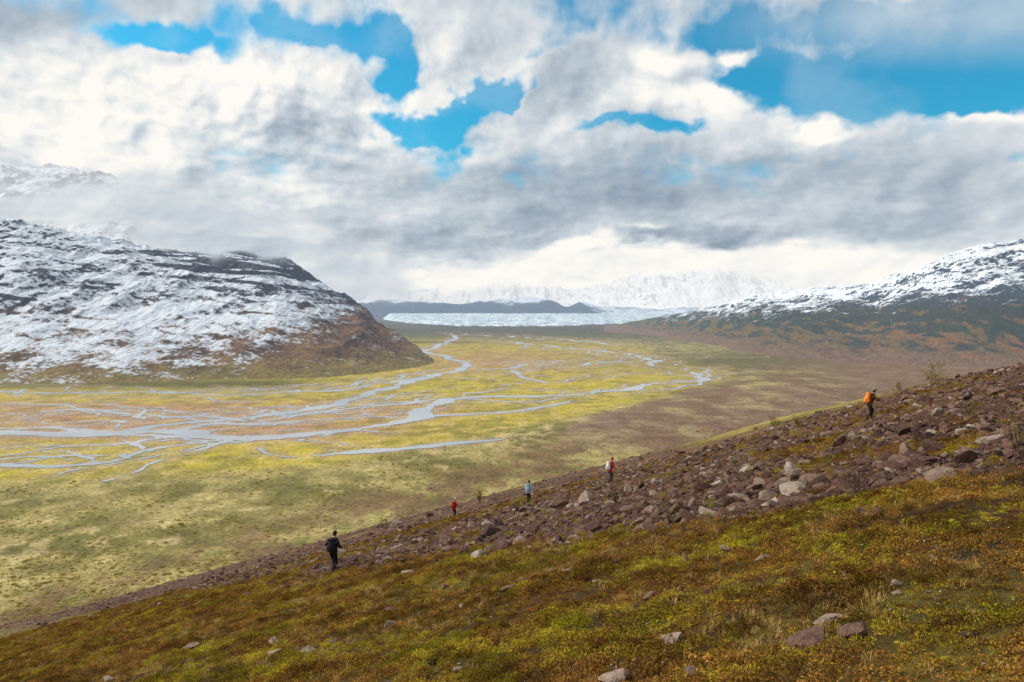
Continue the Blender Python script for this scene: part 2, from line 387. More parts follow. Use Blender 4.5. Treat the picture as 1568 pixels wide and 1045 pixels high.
f3=mountain('mountain_peak',[(-900,200,6500,4200),(-200,225,6500,4200),(0,250,6500,4200),(40,258,6500,4200),(75,252,6500,4200),(110,258,6500,4200),(150,262,6500,4200),(200,278,6500,4200),(260,315,6500,4200),(330,400,6500,4200),(420,520,6500,4200)],(-900,420),500,260,150,121,snP,cc_((100,106,120)),gul=(350,1400),sk=31,crest=6)
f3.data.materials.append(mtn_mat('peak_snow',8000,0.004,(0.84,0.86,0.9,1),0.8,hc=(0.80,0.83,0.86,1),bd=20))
# glacier
gs=np.linspace(-0.175,0.235,520); gt=np.linspace(0,1,160)
GT,GS=np.meshgrid(gt,gs,indexing='ij')
gy0=np.interp(gs,[-0.175,-0.14,-0.07,0.06,0.15,0.20,0.235],[11500,8600,6900,6900,8200,10500,12500])+350*fbm(gs*50,gs*0,4,131)
gy=gy0+(13800-gy0)*GT; gx=GS*gy
gz=3+78*(GT**0.75)+14*ridged(gx/160,gy/420,5,132,.6)*np.clip(GT*8,0.2,1)-12*(GT<0.005)
edge=np.minimum(sstep(-0.176,-0.162,GS),sstep(0.236,0.222,GS)); gz=gz*edge-10*(1-edge)
gl=grid_mesh('glacier',gx,gy,gz)
m,t=newmat('glacier_ice'); pos=t.n.new('ShaderNodeNewGeometry').outputs['Position']
a=t.noise(t.vm('MULTIPLY',pos,(1,0.22,1)),0.008,7,0.8)
cc=t.ramp(a,[(0.34,(0.24,0.34,0.42,1)),(0.48,(0.52,0.62,0.70,1)),(0.6,(0.84,0.88,0.90,1))])
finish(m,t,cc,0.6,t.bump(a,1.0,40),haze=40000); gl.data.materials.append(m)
# ---------------------------------------------------------------- clouds
def vapour(name):
    m,t=newmat(name)
    cc=t.attr('Col'); al=t.attr('dens','Fac')
    e=t.n.new('ShaderNodeEmission'); t.l.new(cc,e.inputs[0]); tr=t.n.new('ShaderNodeBsdfTransparent')
    mx=t.n.new('ShaderNodeMixShader'); t.l.new(al,mx.inputs[0]); t.l.new(tr.outputs[0],mx.inputs[1]); t.l.new(e.outputs[0],mx.inputs[2])
    out=t.n.new('ShaderNodeOutputMaterial'); t.l.new(mx.outputs[0],out.inputs[0]); m.cycles.emission_sampling='NONE'; return m
VAP=vapour('cloud_vapour')
def cramp(v):
    st=np.array([0,.3,.55,.8,1.0]); cs=np.array([s2l((146,161,178)),s2l((176,189,201)),s2l((205,214,221)),s2l((236,238,237)),s2l((254,251,245))])
    return np.stack([np.interp(v,st,cs[:,i]) for i in range(3)],-1)
def bl(P,Q,lst):
    a=np.zeros(P.shape)
    for it in lst:
        cx,cy,rx,ry,wt=it[:5]; dx=P-cx; dy=Q-cy
        if len(it)>5:
            th=math.radians(it[5]); dx,dy=dx*math.cos(th)+dy*math.sin(th),-dx*math.sin(th)+dy*math.cos(th)
        a+=wt*np.exp(-(dx/rx)**2-(dy/ry)**2)
    return a
def bank(D,pxr,pyr,blobs,sc,tone,seed,contrast=0.7):
    px=np.linspace(pxr[0],pxr[1],600); py=np.linspace(pyr[1],pyr[0],200)
    P,Q=np.meshgrid(px,py); y=D*(1+0.02*fbm(P/150,Q/90,3,seed)); x=(P-CX)/F*y; z=H+(HY-Q)/F*y
    wx=fbm(P/60,Q/40,4,seed+1)*40
    a=bl(P+wx,Q+wx*.3,blobs); n=fbm(P/sc,Q/(sc*.6),6,seed+2,.5); n2=fbm((P+8)/sc,(Q+8)/(sc*.6),6,seed+2,.5)
    ed=sstep(0,0.12,(P-pxr[0])/(pxr[1]-pxr[0]))*sstep(0,0.12,(pxr[1]-P)/(pxr[1]-pxr[0]))*sstep(0,0.15,(Q-pyr[0])/(pyr[1]-pyr[0]))*sstep(0,0.15,(pyr[1]-Q)/(pyr[1]-pyr[0]))
    al=sstep(0.1,1.0,a+n*0.7)*ed
    o=grid_mesh('low_cloud',x,y,z,{'Col':cramp(tone+0.25*fbm(P/160,Q/60,4,seed+5)-(n2-n)*contrast),'dens':al}); o.data.materials.append(VAP)
bank(3600,(-500,760),(225,480),[(-200,330,200,45,1),(60,325,170,24,1.2),(150,292,60,16,.5),(250,290,70,30,1.1),(330,350,110,40,1.4),(470,395,110,42,1.3),(560,440,80,26,0.8)],110,0.64,5,.3)
bank(2500,(150,640),(335,460),[(260,366,60,12,.8),(330,374,70,16,1.2),(400,376,50,14,1.2),(440,384,40,13,.8)],70,0.46,15,.25)
bank(13200,(420,1700),(345,474),[(600,436,120,13,0.9),(760,424,130,16,1.1),(900,408,100,20,1.2),(1010,406,90,14,.9),(1100,392,90,12,.7),(1190,402,110,22,1.1),(1290,416,120,24,1.3),(1420,416,130,28,1.3)],90,0.97,9,.3)
ua=np.radians(np.linspace(-61,61,1500)); va=np.radians(np.linspace(-2.5,34,620))
UA,VA=np.meshgrid(ua,va)
P=CX+F*np.tan(UA); Q=HY-F*np.tan(VA)/np.cos(UA)
U=UA; V=np.log(VA+0.14)*0.5
w1=fbm(U*6,V*6,5,301,.5); w2=fbm(U*6+9,V*6+4,5,302,.5)
w3=fbm(U*22,V*22,4,303,.5); w4=fbm(U*22+5,V*22,4,304,.5)
Pw=P+75*w1+26*w3; Qw=Q+50*w2+20*w4
holes=[(238,66,95,24,-1.15),(480,34,120,24,-1.0),(590,62,60,34,-1.0),(628,112,36,46,-1.0),(755,145,90,28,-1.35,-30),(630,200,52,28,-.7),(655,248,30,22,-.45),(965,186,85,14,-.95),(1225,112,110,30,-1.0),(1350,152,165,30,-1.3),(1520,110,140,42,-1.0),(1090,62,60,24,-.55),(425,155,18,22,-.45),(1290,28,330,36,-.40),(850,88,30,28,-.5)]
solid=[(480,125,110,70,.7),(330,125,90,40,.6),(1075,145,110,20,1.0),(1010,98,60,20,.8),(1140,97,34,12,.8),(725,55,50,46,.9),(880,125,60,50,.8),(60,110,150,70,.8),(1260,198,50,10,.6),(1510,185,90,14,.5),(1050,215,120,20,.5)]
nz=fbm(U*6,V*6,7,311,.50); dl=0.018
nz2=fbm((U-dl)*6,(V+dl)*6,7,311,.50)
bw=fbm(U*18,V*18,4,315,.5); bil=np.abs(bw)*2; bil2=np.abs(fbm((U-0.007)*18,(V+0.008)*18,4,315,.5))*2
D=0.84+bl(Pw,Qw,holes+solid)+0.75*nz-0.25*(bil-0.35)+0.8*sstep(230,400,Q)
sf=0.34+0.5*sstep(-0.3,0.35,fbm(U*4,V*4,2,312))+0.4*sstep(700,1100,P)*sstep(230,100,Q)
cov=sstep(0.24,0.24+sf,D)
cov=np.maximum(cov,0.5*sstep(1000,1400,P)*sstep(120,20,Q)+0.14*sstep(-.1,.3,nz))
bright=[(520,90,110,50,.36),(330,112,100,40,.42),(150,120,90,50,.32),(70,190,180,50,.42),(1080,142,110,18,.7),(1010,92,60,16,.6),(1140,97,34,12,.6),(1262,197,55,10,.6),(1520,180,90,14,.5),(880,386,60,14,.7),(985,352,30,8,.4),(1110,408,250,28,.8),(800,442,200,14,.4),(140,250,160,26,.34),(470,290,60,20,.25),(350,215,60,25,.2),(700,425,120,14,.2),(570,170,50,40,.25),(1280,400,80,18,.3),(700,60,30,50,.25)]
grey=[(980,275,240,44,-.38),(820,310,150,40,-.20),(1080,370,110,20,-.48),(560,375,140,28,-.34),(400,255,110,34,-.22),(430,180,60,30,-.12),(60,30,150,44,-.42),(1420,270,220,50,-.24),(450,345,120,26,-.18),(1350,345,220,28,-.16),(500,418,80,20,-.40),(890,125,70,50,-.32),(1150,235,120,16,-.24),(300,30,120,26,-.14),(700,215,60,30,-.14)]
loc=0.2+0.45*np.exp(-((P-330)/420)**2-((Q-170)/130)**2)+0.3*np.exp(-((P-950)/200)**2-((Q-380)/30)**2)
sh=0.56+bl(Pw,Qw,bright+grey)+loc*(1.6*(nz-nz2)+0.6*(bil2-bil)+0.10*(bil-.35))+0.18*fbm(U*4,V*5,5,313,.5)+0.35*(nz-nz2)
sh=sh+0.20*(1-sstep(0.3,1.0,D))
Rd=60000.0
ed=sstep(0,0.06,(U-ua[0]))*sstep(0,0.06,(ua[-1]-U))*sstep(0,0.05,va[-1]-VA)
dome=grid_mesh('sky',Rd*np.cos(VA)*np.sin(UA),Rd*np.cos(VA)*np.cos(UA),H+Rd*np.sin(VA),{'Col':cramp(np.clip(sh,0,1)),'dens':cov*ed})
dome.data.materials.append(VAP)
# ---------------------------------------------------------------- instancing
def coll(name,objs):
    c=bpy.data.collections.new(name)
    for o in objs: c.objects.link(o)
    return c
def scatter(name,P,rot,scl,idx,c):
    me=bpy.data.meshes.new(name); me.vertices.add(len(P)); me.vertices.foreach_set('co',np.asarray(P,np.float32).ravel())
    a=me.attributes.new('rot','FLOAT_VECTOR','POINT'); a.data.foreach_set('vector',np.asarray(rot,np.float32).ravel())
    a=me.attributes.new('scl','FLOAT_VECTOR','POINT'); a.data.foreach_set('vector',np.asarray(scl,np.float32).ravel())
    a=me.attributes.new('idx','INT','POINT'); a.data.foreach_set('value',np.asarray(idx,np.int32))
    o=link(bpy.data.objects.new(name,me))
    g=bpy.data.node_groups.new(name+'_scatter','GeometryNodeTree')
    g.interface.new_socket('Geometry',in_out='INPUT',socket_type='NodeSocketGeometry'); g.interface.new_socket('Geometry',in_out='OUTPUT',socket_type='NodeSocketGeometry')
    n=g.nodes; l=g.links
    gi=n.new('NodeGroupInput'); go=n.new('NodeGroupOutput'); ip=n.new('GeometryNodeInstanceOnPoints'); ci=n.new('GeometryNodeCollectionInfo')
    ci.inputs['Collection'].default_value=c; ci.inputs['Separate Children'].default_value=True; ci.inputs['Reset Children'].default_value=True
    def na(nm,ty):
        q=n.new('GeometryNodeInputNamedAttribute'); q.data_type=ty; q.inputs['Name'].default_value=nm
        return [s for s in q.outputs if s.enabled][0]
    l.new(gi.outputs[0],ip.inputs['Points']); l.new(ci.outputs[0],ip.inputs['Instance']); ip.inputs['Pick Instance'].default_value=True
    l.new(na('idx','INT'),ip.inputs['Instance Index'])
    er=n.new('FunctionNodeEulerToRotation'); l.new(na('rot','FLOAT_VECTOR'),er.inputs[0]); l.new(er.outputs[0],ip.inputs['Rotation'])
    l.new(na('scl','FLOAT_VECTOR'),ip.inputs['Scale']); l.new(ip.outputs[0],go.inputs[0])
    md=o.modifiers.new('scatter','NODES'); md.node_group=g
    return o
def raw(name,V,Fs,mat,smooth=False):
    me=bpy.data.meshes.new(name); me.from_pydata([tuple(v) for v in V],[],Fs); 
    if mat: me.materials.append(mat)
    if smooth: me.polygons.foreach_set('use_smooth',[True]*len(me.polygons))
    me.update(); return bpy.data.objects.new(name,me)
def rock_mat(name,stops):
    m,t=newmat(name); oi=t.n.new('ShaderNodeObjectInfo'); tc=t.n.new('ShaderNodeTexCoord').outputs['Object']
    base=t.ramp(oi.outputs['Random'],stops)
    a=t.noise(tc,3.0,5,0.65); b=t.noise(tc,9,4,0.6)
    sc=t.scale(base,t.smooth(a,0.3,0.7,0.65,1.35))
    cc=t.mix(t.math('MULTIPLY',t.smooth(b,0.58,0.68),0.3),sc,C4(150,138,116))
    return finish(m,t,cc,0.9,t.bump(t.math('ADD',a,b),0.6,0.08),spec=0.2)
RM=rock_mat('stone',[(0,C4(80,56,48)),(0.35,C4(112,80,68)),(0.7,C4(134,102,86)),(0.9,C4(150,126,110)),(1,C4(190,170,152))])
RM2=rock_mat('pale_stone',[(0,C4(148,120,102)),(1,C4(194,170,150))])
def make_rock(seed,mat,flat=0.7,sub=3):
    r=np.random.default_rng(seed); bm=bmesh.new(); bmesh.ops.create_icosphere(bm,subdivisions=sub,radius=1)
    pl=[(lambda v:(v/np.linalg.norm(v),r.uniform(0.45,0.82)))(r.normal(size=3)) for _ in range(13)]
    ax=np.array([r.uniform(.8,1.25),r.uniform(.7,1.0),flat*r.uniform(.7,1.1)])
    for v in bm.verts:
        p=np.array(v.co)
        for n_,d in pl:
            e=p@n_-d
            if e>0: p=p-n_*e*0.96
        p=p*(1+0.03*math.sin(9*p[0]+seed)*math.cos(8*p[1]))
        v.co=Vector(p*ax)
    me=bpy.data.meshes.new('stone'); bm.to_mesh(me); bm.free(); me.materials.append(mat)
    return bpy.data.objects.new('stone_%02d'%seed,me)
hikpx=[(510,876),(695,794),(809,771),(934,740),(1331,643)]
hikxy=[place(*p) for p in hikpx]; print('hikers',[(round(a,1),round(b,1)) for a,b in hikxy])
def clear_hik(x,y,r0=1.0):
    ok=np.ones(len(x),bool)
    for hx,hy in hikxy:
        d=math.hypot(hx,hy); ux,uy=-hx/d,-hy/d; vx=x-hx; vy=y-hy; al=vx*ux+vy*uy; pe=np.abs(vx*uy-vy*ux)
        ok&=~((al>-0.5)&(al<3.5)&(pe<r0))
    return ok
rocks=[make_rock(i,RM,0.62,sub=2+(i%2)) for i in range(10)]
rc=coll('stones',rocks)
N=210000
yy=np.where(rng.random(N)<0.55,rng.uniform(9,90,N),np.exp(rng.uniform(math.log(14),math.log(270),N))); xx=rng.uniform(-0.76,0.76,N)*yy
cl=fbm(xx/2.2,yy/2.2,3,141)
keep=(rng.random(N)<rockmask(xx,yy)*(0.25+0.75*sstep(-0.35,0.2,cl)))
keep&=clear_hik(xx,yy)
xx=xx[keep];yy=yy[keep]; n=len(xx); print('rubble',n)
sz=0.030+0.036*rng.pareto(2.4,n); sz=np.minimum(sz,0.31)*(1+yy/140)
big=(rng.random(n)<0.004); sz=np.where(big,rng.uniform(.25,.45,n),sz)
zz=ground_h(xx,yy)+sz*0.05
scatter('rubble',np.stack([xx,yy,zz],1),np.stack([rng.normal(-.2,.4,n),rng.normal(-.2,.4,n),rng.uniform(0,6.28,n)],1),np.stack([sz]*3,1),rng.integers(0,10,n),rc)
N=800; yy=rng.uniform(6,45,N); xx=rng.uniform(-0.75,0.75,N)*yy; k=rockmask(xx,yy)<0.4; xx=xx[k];yy=yy[k];n=len(xx)
sz=np.minimum(0.03+0.03*rng.pareto(2.0,n),0.17); zz=ground_h(xx,yy)+sz*0.4
tr_c=coll('tundra_stones_src',[make_rock(40+i,RM2 if i%3==0 else RM,0.55) for i in range(6)])
scatter('scattered_stones',np.stack([xx,yy,zz],1),np.stack([rng.normal(-.15,.2,n),rng.normal(-.2,.2,n),rng.uniform(0,6.28,n)],1),np.stack([sz]*3,1),rng.integers(0,6,n),tr_c)
for i,(px,py,wd,pale,fl) in enumerate([(900,768,28,1,0.95),(752,822,40,0,.7),(606,806,24,0,.7),(1032,985,50,1,.6),(1240,992,78,0,.45),(470,1003,26,1,.6),(292,996,28,1,.5),(420,1003,34,1,.35),(945,1042,60,1,.45),(1345,790,34,0,.6),(1167,858,24,1,.5),(657,764,18,0,.9),(1058,1038,44,0,.5),(885,1030,36,0,.45),(1440,735,60,0,.3),(1275,762,40,0,.4),(1370,898,26,1,.5),(855,778,34,0,.7),(995,915,22,1,.5),(1500,728,50,0,.25),(1180,775,44,1,.3),(625,880,22,1,.5),(1265,955,46,1,.35),(1140,1010,30,0,.5),(700,1030,24,1,.4),(1480,975,30,0,.4)]):
    x,y=place(px,py); o=make_rock(70+i,RM2 if pale else RM,fl,4); o.name='boulder'; r_=wd/2/F*y*1.1
    o.scale=(r_,r_,r_); o.location=(x,y,float(ground_h(x,y))+r_*fl*0.4); o.rotation_euler=(-0.2,-0.25,rng.uniform(-0.6,0.6)); link(o)
# vegetation
def veg_mat(name,stops,pscale=0.55,jit=0.3,trans=0.25,patch=0.0):
    m,t=newmat(name); pos=t.n.new('ShaderNodeNewGeometry').outputs['Position']; oi=t.n.new('ShaderNodeObjectInfo').outputs['Random']
    a=t.noise(pos,pscale,4,0.65); b=t.noise(pos,60,1,0.5)
    f=t.math('ADD',a,t.math('MULTIPLY',t.math('SUBTRACT',oi,0.5),jit))
    f=t.math('ADD',f,t.math('MULTIPLY',t.math('SUBTRACT',b,0.5),0.2))
    g=t.smooth(b,0.3,0.7,0.65,1.35)
    if patch: g=t.math('MULTIPLY',g,t.smooth(t.noise(pos,0.9,4,0.65),0.38,0.62,1-patch,1+patch*0.5))
    sc=t.scale(t.ramp(f,stops),g)
    d=t.n.new('ShaderNodeBsdfDiffuse'); t.l.new(sc,d.inputs[0]); tl=t.n.new('ShaderNodeBsdfTranslucent'); t.l.new(sc,tl.inputs[0])
    mx=t.n.new('ShaderNodeMixShader'); mx.inputs[0].default_value=trans; t.l.new(d.outputs[0],mx.inputs[1]); t.l.new(tl.outputs[0],mx.inputs[2])
    out=t.n.new('ShaderNodeOutputMaterial'); t.l.new(mx.outputs[0],out.inputs[0]); return m
VM=veg_mat('tundra_leaves',[(0.24,C4(168,158,40,1.0)),(0.39,C4(170,150,50,1.0)),(0.46,C4(146,112,46,.95)),(0.53,C4(114,70,40,.9)),(0.59,C4(174,132,62,1.0)),(0.67,C4(122,86,44,.9)),(0.78,C4(154,142,44,1.0))],0.38,0.18,patch=0.52)
GM=veg_mat('dry_grass',[(0.25,C4(190,148,80,.95)),(0.5,C4(214,178,114,.95)),(0.75,C4(172,148,74,.95))],0.8)
FM=simple('white_lichen',C4(220,215,200,.8))
def leaf_clump(seed,nl,rad,hh,ls,mat,stem=False):
    r=np.random.default_rng(seed); V=[];Fs=[]
    for i in range(nl):
        a=r.uniform(0,6.283); q=rad*math.sqrt(r.random()); z=hh*(1-(q/rad)**2)*r.uniform(0.25,1.0)
        c=np.array([q*math.cos(a),q*math.sin(a),z]); u=r.normal(size=3); u/=np.linalg.norm(u); v=np.cross(u,r.normal(size=3)); v/=np.linalg.norm(v)+1e-9
        s=ls*r.uniform(.6,1.4); b=len(V); V+= [c-u*s,c+v*s*.45,c+u*s,c-v*s*.45]; Fs.append((b,b+1,b+2,b+3))
    return raw('clump_%d'%seed,V,Fs,mat)
def grass_tuft(seed,nb,h,sp,mat,wd=0.0032):
    r=np.random.default_rng(seed); V=[];Fs=[]
    for i in range(nb):
        a=r.uniform(0,6.283); b0=np.array([math.cos(a),math.sin(a),0])*sp*r.random(); L=h*r.uniform(.4,1.15); o=np.array([math.cos(a),math.sin(a),0])*L*r.uniform(.1,.6)+r.normal(size=3)*L*.12
        w_=np.array([-math.sin(a),math.cos(a),0])*wd
        p1=b0+o*0.35+np.array([0,0,L*.6]); p2=b0+o+np.array([0,0,L*r.uniform(.7,1)])
        k=len(V); V+=[b0-w_,b0+w_,p1+w_*.8,p1-w_*.8,p2]; Fs+=[(k,k+1,k+2,k+3),(k+3,k+2,k+4)]
    return raw('tuft_%d'%seed,V,Fs,mat)
cs=[leaf_clump(i,130,0.13,0.07,0.014,VM) for i in range(4)]+[leaf_clump(10+i,110,0.10,0.13,0.011,VM) for i in range(3)]+[leaf_clump(20,150,0.16,0.05,0.017,VM)]
vc_=coll('clumps_src',cs)
N=88000; yy=rng.uniform(3.5,80,N); xx=rng.uniform(-0.78,0.78,N)*(yy+1)
pm=fbm(xx/1.3,yy/1.3,3,151)
keep=(rng.random(N)<(1-0.93*rockmask(xx,yy)))&(pm>-0.5); xx=xx[keep];yy=yy[keep];n=len(xx)
bigv=fbm(xx/1.8,yy/1.8,3,152)
s_=(0.8+yy*0.018)*rng.uniform(.6,1.3,n)*(1+0.9*bigv).clip(.4,2); sz=np.stack([s_,s_,s_*rng.uniform(.6,1.4,n)],1)
scatter('tundra_heath',np.stack([xx,yy,ground_h(xx,yy)-0.01],1),np.stack([rng.normal(-.2,.1,n),rng.normal(-.25,.1,n),rng.uniform(0,6.28,n)],1),sz,rng.integers(0,8,n),vc_)
gs_=[grass_tuft(i,30,0.12,0.09,GM) for i in range(5)]
gc=coll('grass_src',gs_)
N=40000; yy=rng.uniform(3.5,95,N); xx=rng.uniform(-0.78,0.78,N)*(yy+1)
pm=fbm(xx/3,yy/2,3,161)+0.35*np.exp(-((xx+2.5)/3.5)**2-((yy-19)/4)**2)
keep=(rng.random(N)<(0.09+sstep(0.05,0.3,pm))*(1-0.86*rockmask(xx,yy))); xx=xx[keep];yy=yy[keep];n=len(xx)
s_=(0.7+yy*0.014)*rng.uniform(.5,1.3,n)
scatter('dry_grass',np.stack([xx,yy,ground_h(xx,yy)-0.01],1),np.stack([rng.normal(-.1,.15,n),rng.normal(-.1,.15,n),rng.uniform(0,6.28,n)],1),np.stack([s_]*3,1),rng.integers(0,5,n),gc)
lc=[leaf_clump(60+i,9,0.09,0.09,0.006,FM) for i in range(3)]
N=3600; yy=rng.uniform(4,30,N); xx=rng.uniform(-0.78,0.78,N)*(yy+1); keep=(rockmask(xx,yy)<0.5)&(fbm(xx/3,yy/3,2,171)>0.0); xx=xx[keep];yy=yy[keep];n=len(xx)
scatter('cottongrass',np.stack([xx,yy,ground_h(xx,yy)+0.03],1),np.stack([xx*0,xx*0,rng.uniform(0,6.28,n)],1),np.stack([rng.uniform(.7,1.4,n)]*3,1),rng.integers(0,3,n),coll('lichen_src',lc))
BM=veg_mat('willow_leaves',[(0.3,C4(136,126,60,1.1)),(0.45,C4(166,150,78,1.15)),(0.55,C4(192,172,104,1.2)),(0.7,C4(136,122,66,1.1))],0.02,trans=.4)
bs=[leaf_clump(80+i,120,1.0,0.8,0.2,BM) for i in range(4)]
N=80000; px=rng.uniform(-80,1500,N); py=rng.uniform(655,960,N); yy=H*F/(py-HY); xx=(px-CX)/F*yy
zz=ground_h(xx,yy); nn=fbm(xx/60,yy/90,4,181)
lim=np.interp(px,[0,500,800,1080,1500],[735,712,662,612,600])
keep=(zz<40)&(py>lim)&(rng.random(N)<(0.12+sstep(-0.25,0.3,nn)*0.8))&(rng.random(N)<np.interp(px,[0,700,900,1500],[1,.8,.35,.25])); xx=xx[keep];yy=yy[keep];zz=zz[keep];n=len(xx)
s_=(0.25+0.35*rng.pareto(3,n)).clip(0,1.2)*(0.7+yy/1200)
scatter('willow_brush',np.stack([xx,yy,zz-0.05],1),np.stack([xx*0,xx*0,rng.uniform(0,6.28,n)],1),np.stack([s_*1.3,s_*1.3,s_*.9],1),rng.integers(0,4,n),coll('brush_src',bs))
TW=simple('twig_bark',C4(96,76,62),0.9)
SL=veg_mat('shrub_leaves',[(0.3,C4(120,112,40,.9)),(0.55,C4(150,136,60,.9)),(0.7,C4(130,100,44,.9))],2.0)
def shrub(px,py,hpx,leaves=300,ls=0.02,spread=0.5,stems=6,seed=0,name='willow_shrub'):
    x,y=place(px,py); h=hpx/F*y; r=np.random.default_rng(seed); V=[];Fs=[];tips=[]
    def seg(a,b,ra,rb):
        d=b-a; d=d/np.linalg.norm(d); u=np.cross(d,[0.3,0.9,0.1]); u/=np.linalg.norm(u); v=np.cross(d,u); k=len(V)
        for p,q in((a,ra),(b,rb)):
            for j in range(5): 
                an=j*1.2566; V.append(p+q*(u*math.cos(an)+v*math.sin(an)))
        for j in range(5): Fs.append((k+j,k+(j+1)%5,k+5+(j+1)%5,k+5+j))
    def grow(p,d,L,ra,dep):
        n=3; 
        for i in range(n):
            d2=d+r.normal(size=3)*0.18+np.array([0,0,.08]); d2/=np.linalg.norm(d2); q=p+d2*L/n; seg(p,q,ra,ra*.75); p=q; ra*=.75; d=d2
            if dep>0:
                for _ in range(2): 
                    e=d+r.normal(size=3)*0.6; e/=np.linalg.norm(e); grow(p,e,L*.45,ra*.7,dep-1)
            tips.append(p)
    for s in range(stems):
        d=np.array([r.normal()*spread,r.normal()*spread,1.0]); d/=np.linalg.norm(d); grow(np.array([r.normal()*.03*h,r.normal()*.03*h,-.03]),d,h*r.uniform(.6,1),0.012*h+0.004,2)
    nt=len(Fs)
    T=np.array(tips)
    for i in range(leaves):
        c=T[r.integers(len(T))]+r.normal(size=3)*0.05*h; u=r.normal(size=3); u/=np.linalg.norm(u); v=np.cross(u,r.normal(size=3)); v/=np.linalg.norm(v); s=ls*h*r.uniform(.6,1.4); k=len(V)
        V+=[c-u*s,c+v*s*.45,c+u*s,c-v*s*.45]; Fs.append((k,k+1,k+2,k+3))
    o=raw(name,V,Fs,TW); o.data.materials.append(SL)
    for i,p in enumerate(o.data.polygons): p.material_index=0 if i<nt else 1
    o.location=(x,y,float(ground_h(x,y))); link(o)
shrub(1424,596,36,520,0.035,0.35,3,1,'birch_sapling'); shrub(1562,700,62,420,.03,.5,7,2); shrub(1225,655,20,300,.05,.7,6,3); shrub(1310,765,48,30,.02,.5,9,4,'bare_shrub'); shrub(945,775,44,30,.02,.5,8,5,'bare_shrub'); shrub(1185,655,16,300,.06,.8,6,6)
shrub(735,752,18,300,.06,.8,6,7); shrub(1030,800,30,200,.04,.6,7,8); shrub(1310,690,24,200,.04,.6,6,9); shrub(1380,600,12,300,.06,.8,6,10)
shrub(590,790,16,260,.05,.8,6,11); shrub(1480,640,26,160,.04,.6,6,12)
# ---------------------------------------------------------------- hikers
def V3(*a): return np.array(a,float)
def ik(a,b,l1,l2,bend):
    d=b-a; L=np.linalg.norm(d); 
    if L>(l1+l2)*0.995: b=a+d/L*(l1+l2)*0.995; d=b-a; L=np.linalg.norm(d)
    u=d/L; x=(l1*l1-l2*l2+L*L)/(2*L); hh=math.sqrt(max(l1*l1-x*x,0)); p=bend-u*(bend@u); p/=np.linalg.norm(p)
    return a+u*x+p*hh,b
def skinned(name,verts,edges,radii,root,levels=2):
    me=bpy.data.meshes.new(name+'_skel'); me.from_pydata([tuple(v) for v in verts],edges,[]); o=bpy.data.objects.new(name+'_skel',me); link(o)
    o.modifiers.new('skin','SKIN'); s=o.modifiers.new('sub','SUBSURF'); s.levels=levels; s.render_levels=levels
    sv=me.skin_vertices[0].data
    for i,r in enumerate(radii): sv[i].radius=r if isinstance(r,tuple) else (r,r); sv[i].use_root=(i==root)
    dg=bpy.context.evaluated_depsgraph_get(); dg.update(); m2=bpy.data.meshes.new_from_object(o.evaluated_get(dg)); bpy.data.objects.remove(o)
    m2.name=name; m2.polygons.foreach_set('use_smooth',[True]*len(m2.polygons)); ob=bpy.data.objects.new(name,m2); link(ob); return ob
SK=simple('skin',C4(205,150,120,.8),0.6,0.08); EYE=simple('eye',(0.02,0.02,0.02,1),0.3); LIP=simple('lip',C4(165,90,85,.8)); HAIR=simple('hair',(0.03,0.02,0.015,1),.7)
METAL=simple('pole_metal',(0.25,0.25,0.26,1),.4); BOOT=simple('boot_leather',(0.03,0.025,0.02,1),.8); STRAP=simple('strap',(0.02,0.02,0.02,1),.8)
def bm_obj(name,bm,mats,parent,smooth=True):
    me=bpy.data.meshes.new(name); bm.to_mesh(me); bm.free(); 
    for m_ in mats: me.materials.append(m_)
    me.polygons.foreach_set('use_smooth',[smooth]*len(me.polygons)); o=link(bpy.data.objects.new(name,me)); o.parent=parent; return o
def sph(bm,c,s,mi=0,seg=20,fn=None):
    r=bmesh.ops.create_uvsphere(bm,u_segments=seg,v_segments=seg*2//3,radius=1)
    for v in r['verts']:
        p=np.array(v.co); 
        if fn: p=fn(p)
        v.co=Vector(p*np.array(s)+np.array(c))
    for f in {f for v in r['verts'] for f in v.link_faces}: f.material_index=mi
def tube(bm,a,b,ra,rb,mi=0,seg=8):
    a=Vector(a);b=Vector(b); q=(b-a).to_track_quat('Z','Y').to_matrix().to_4x4()
    r=bmesh.ops.create_cone(bm,cap_ends=True,segments=seg,radius1=ra,radius2=rb,depth=(b-a).length,matrix=Matrix.Translation((a+b)/2)@q)
    for f in {f for v in r['verts'] for f in v.link_faces}: f.material_index=mi
def rbox(bm,c,s,bev,mi=0,taper=0.0,rot=None):
    b2=bmesh.new(); bmesh.ops.create_cube(b2,size=1)
    for v in b2.verts:
        k=1-taper*(v.co.z+.5); v.co=Vector((v.co.x*s[0]*k,v.co.y*s[1]*k,v.co.z*s[2]))
    bmesh.ops.bevel(b2,geom=b2.edges[:]+b2.verts[:],offset=bev,segments=3,affect='EDGES',profile=.5)
    M=Matrix.Translation(Vector(c))@(rot or Matrix.Identity(4)); b2.transform(M)
    me=bpy.data.meshes.new('t'); b2.to_mesh(me); b2.free(); n0=len(bm.faces); bm.from_mesh(me); bpy.data.meshes.remove(me); bm.faces.ensure_lookup_table()
    for f in bm.faces[n0:]: f.material_index=mi
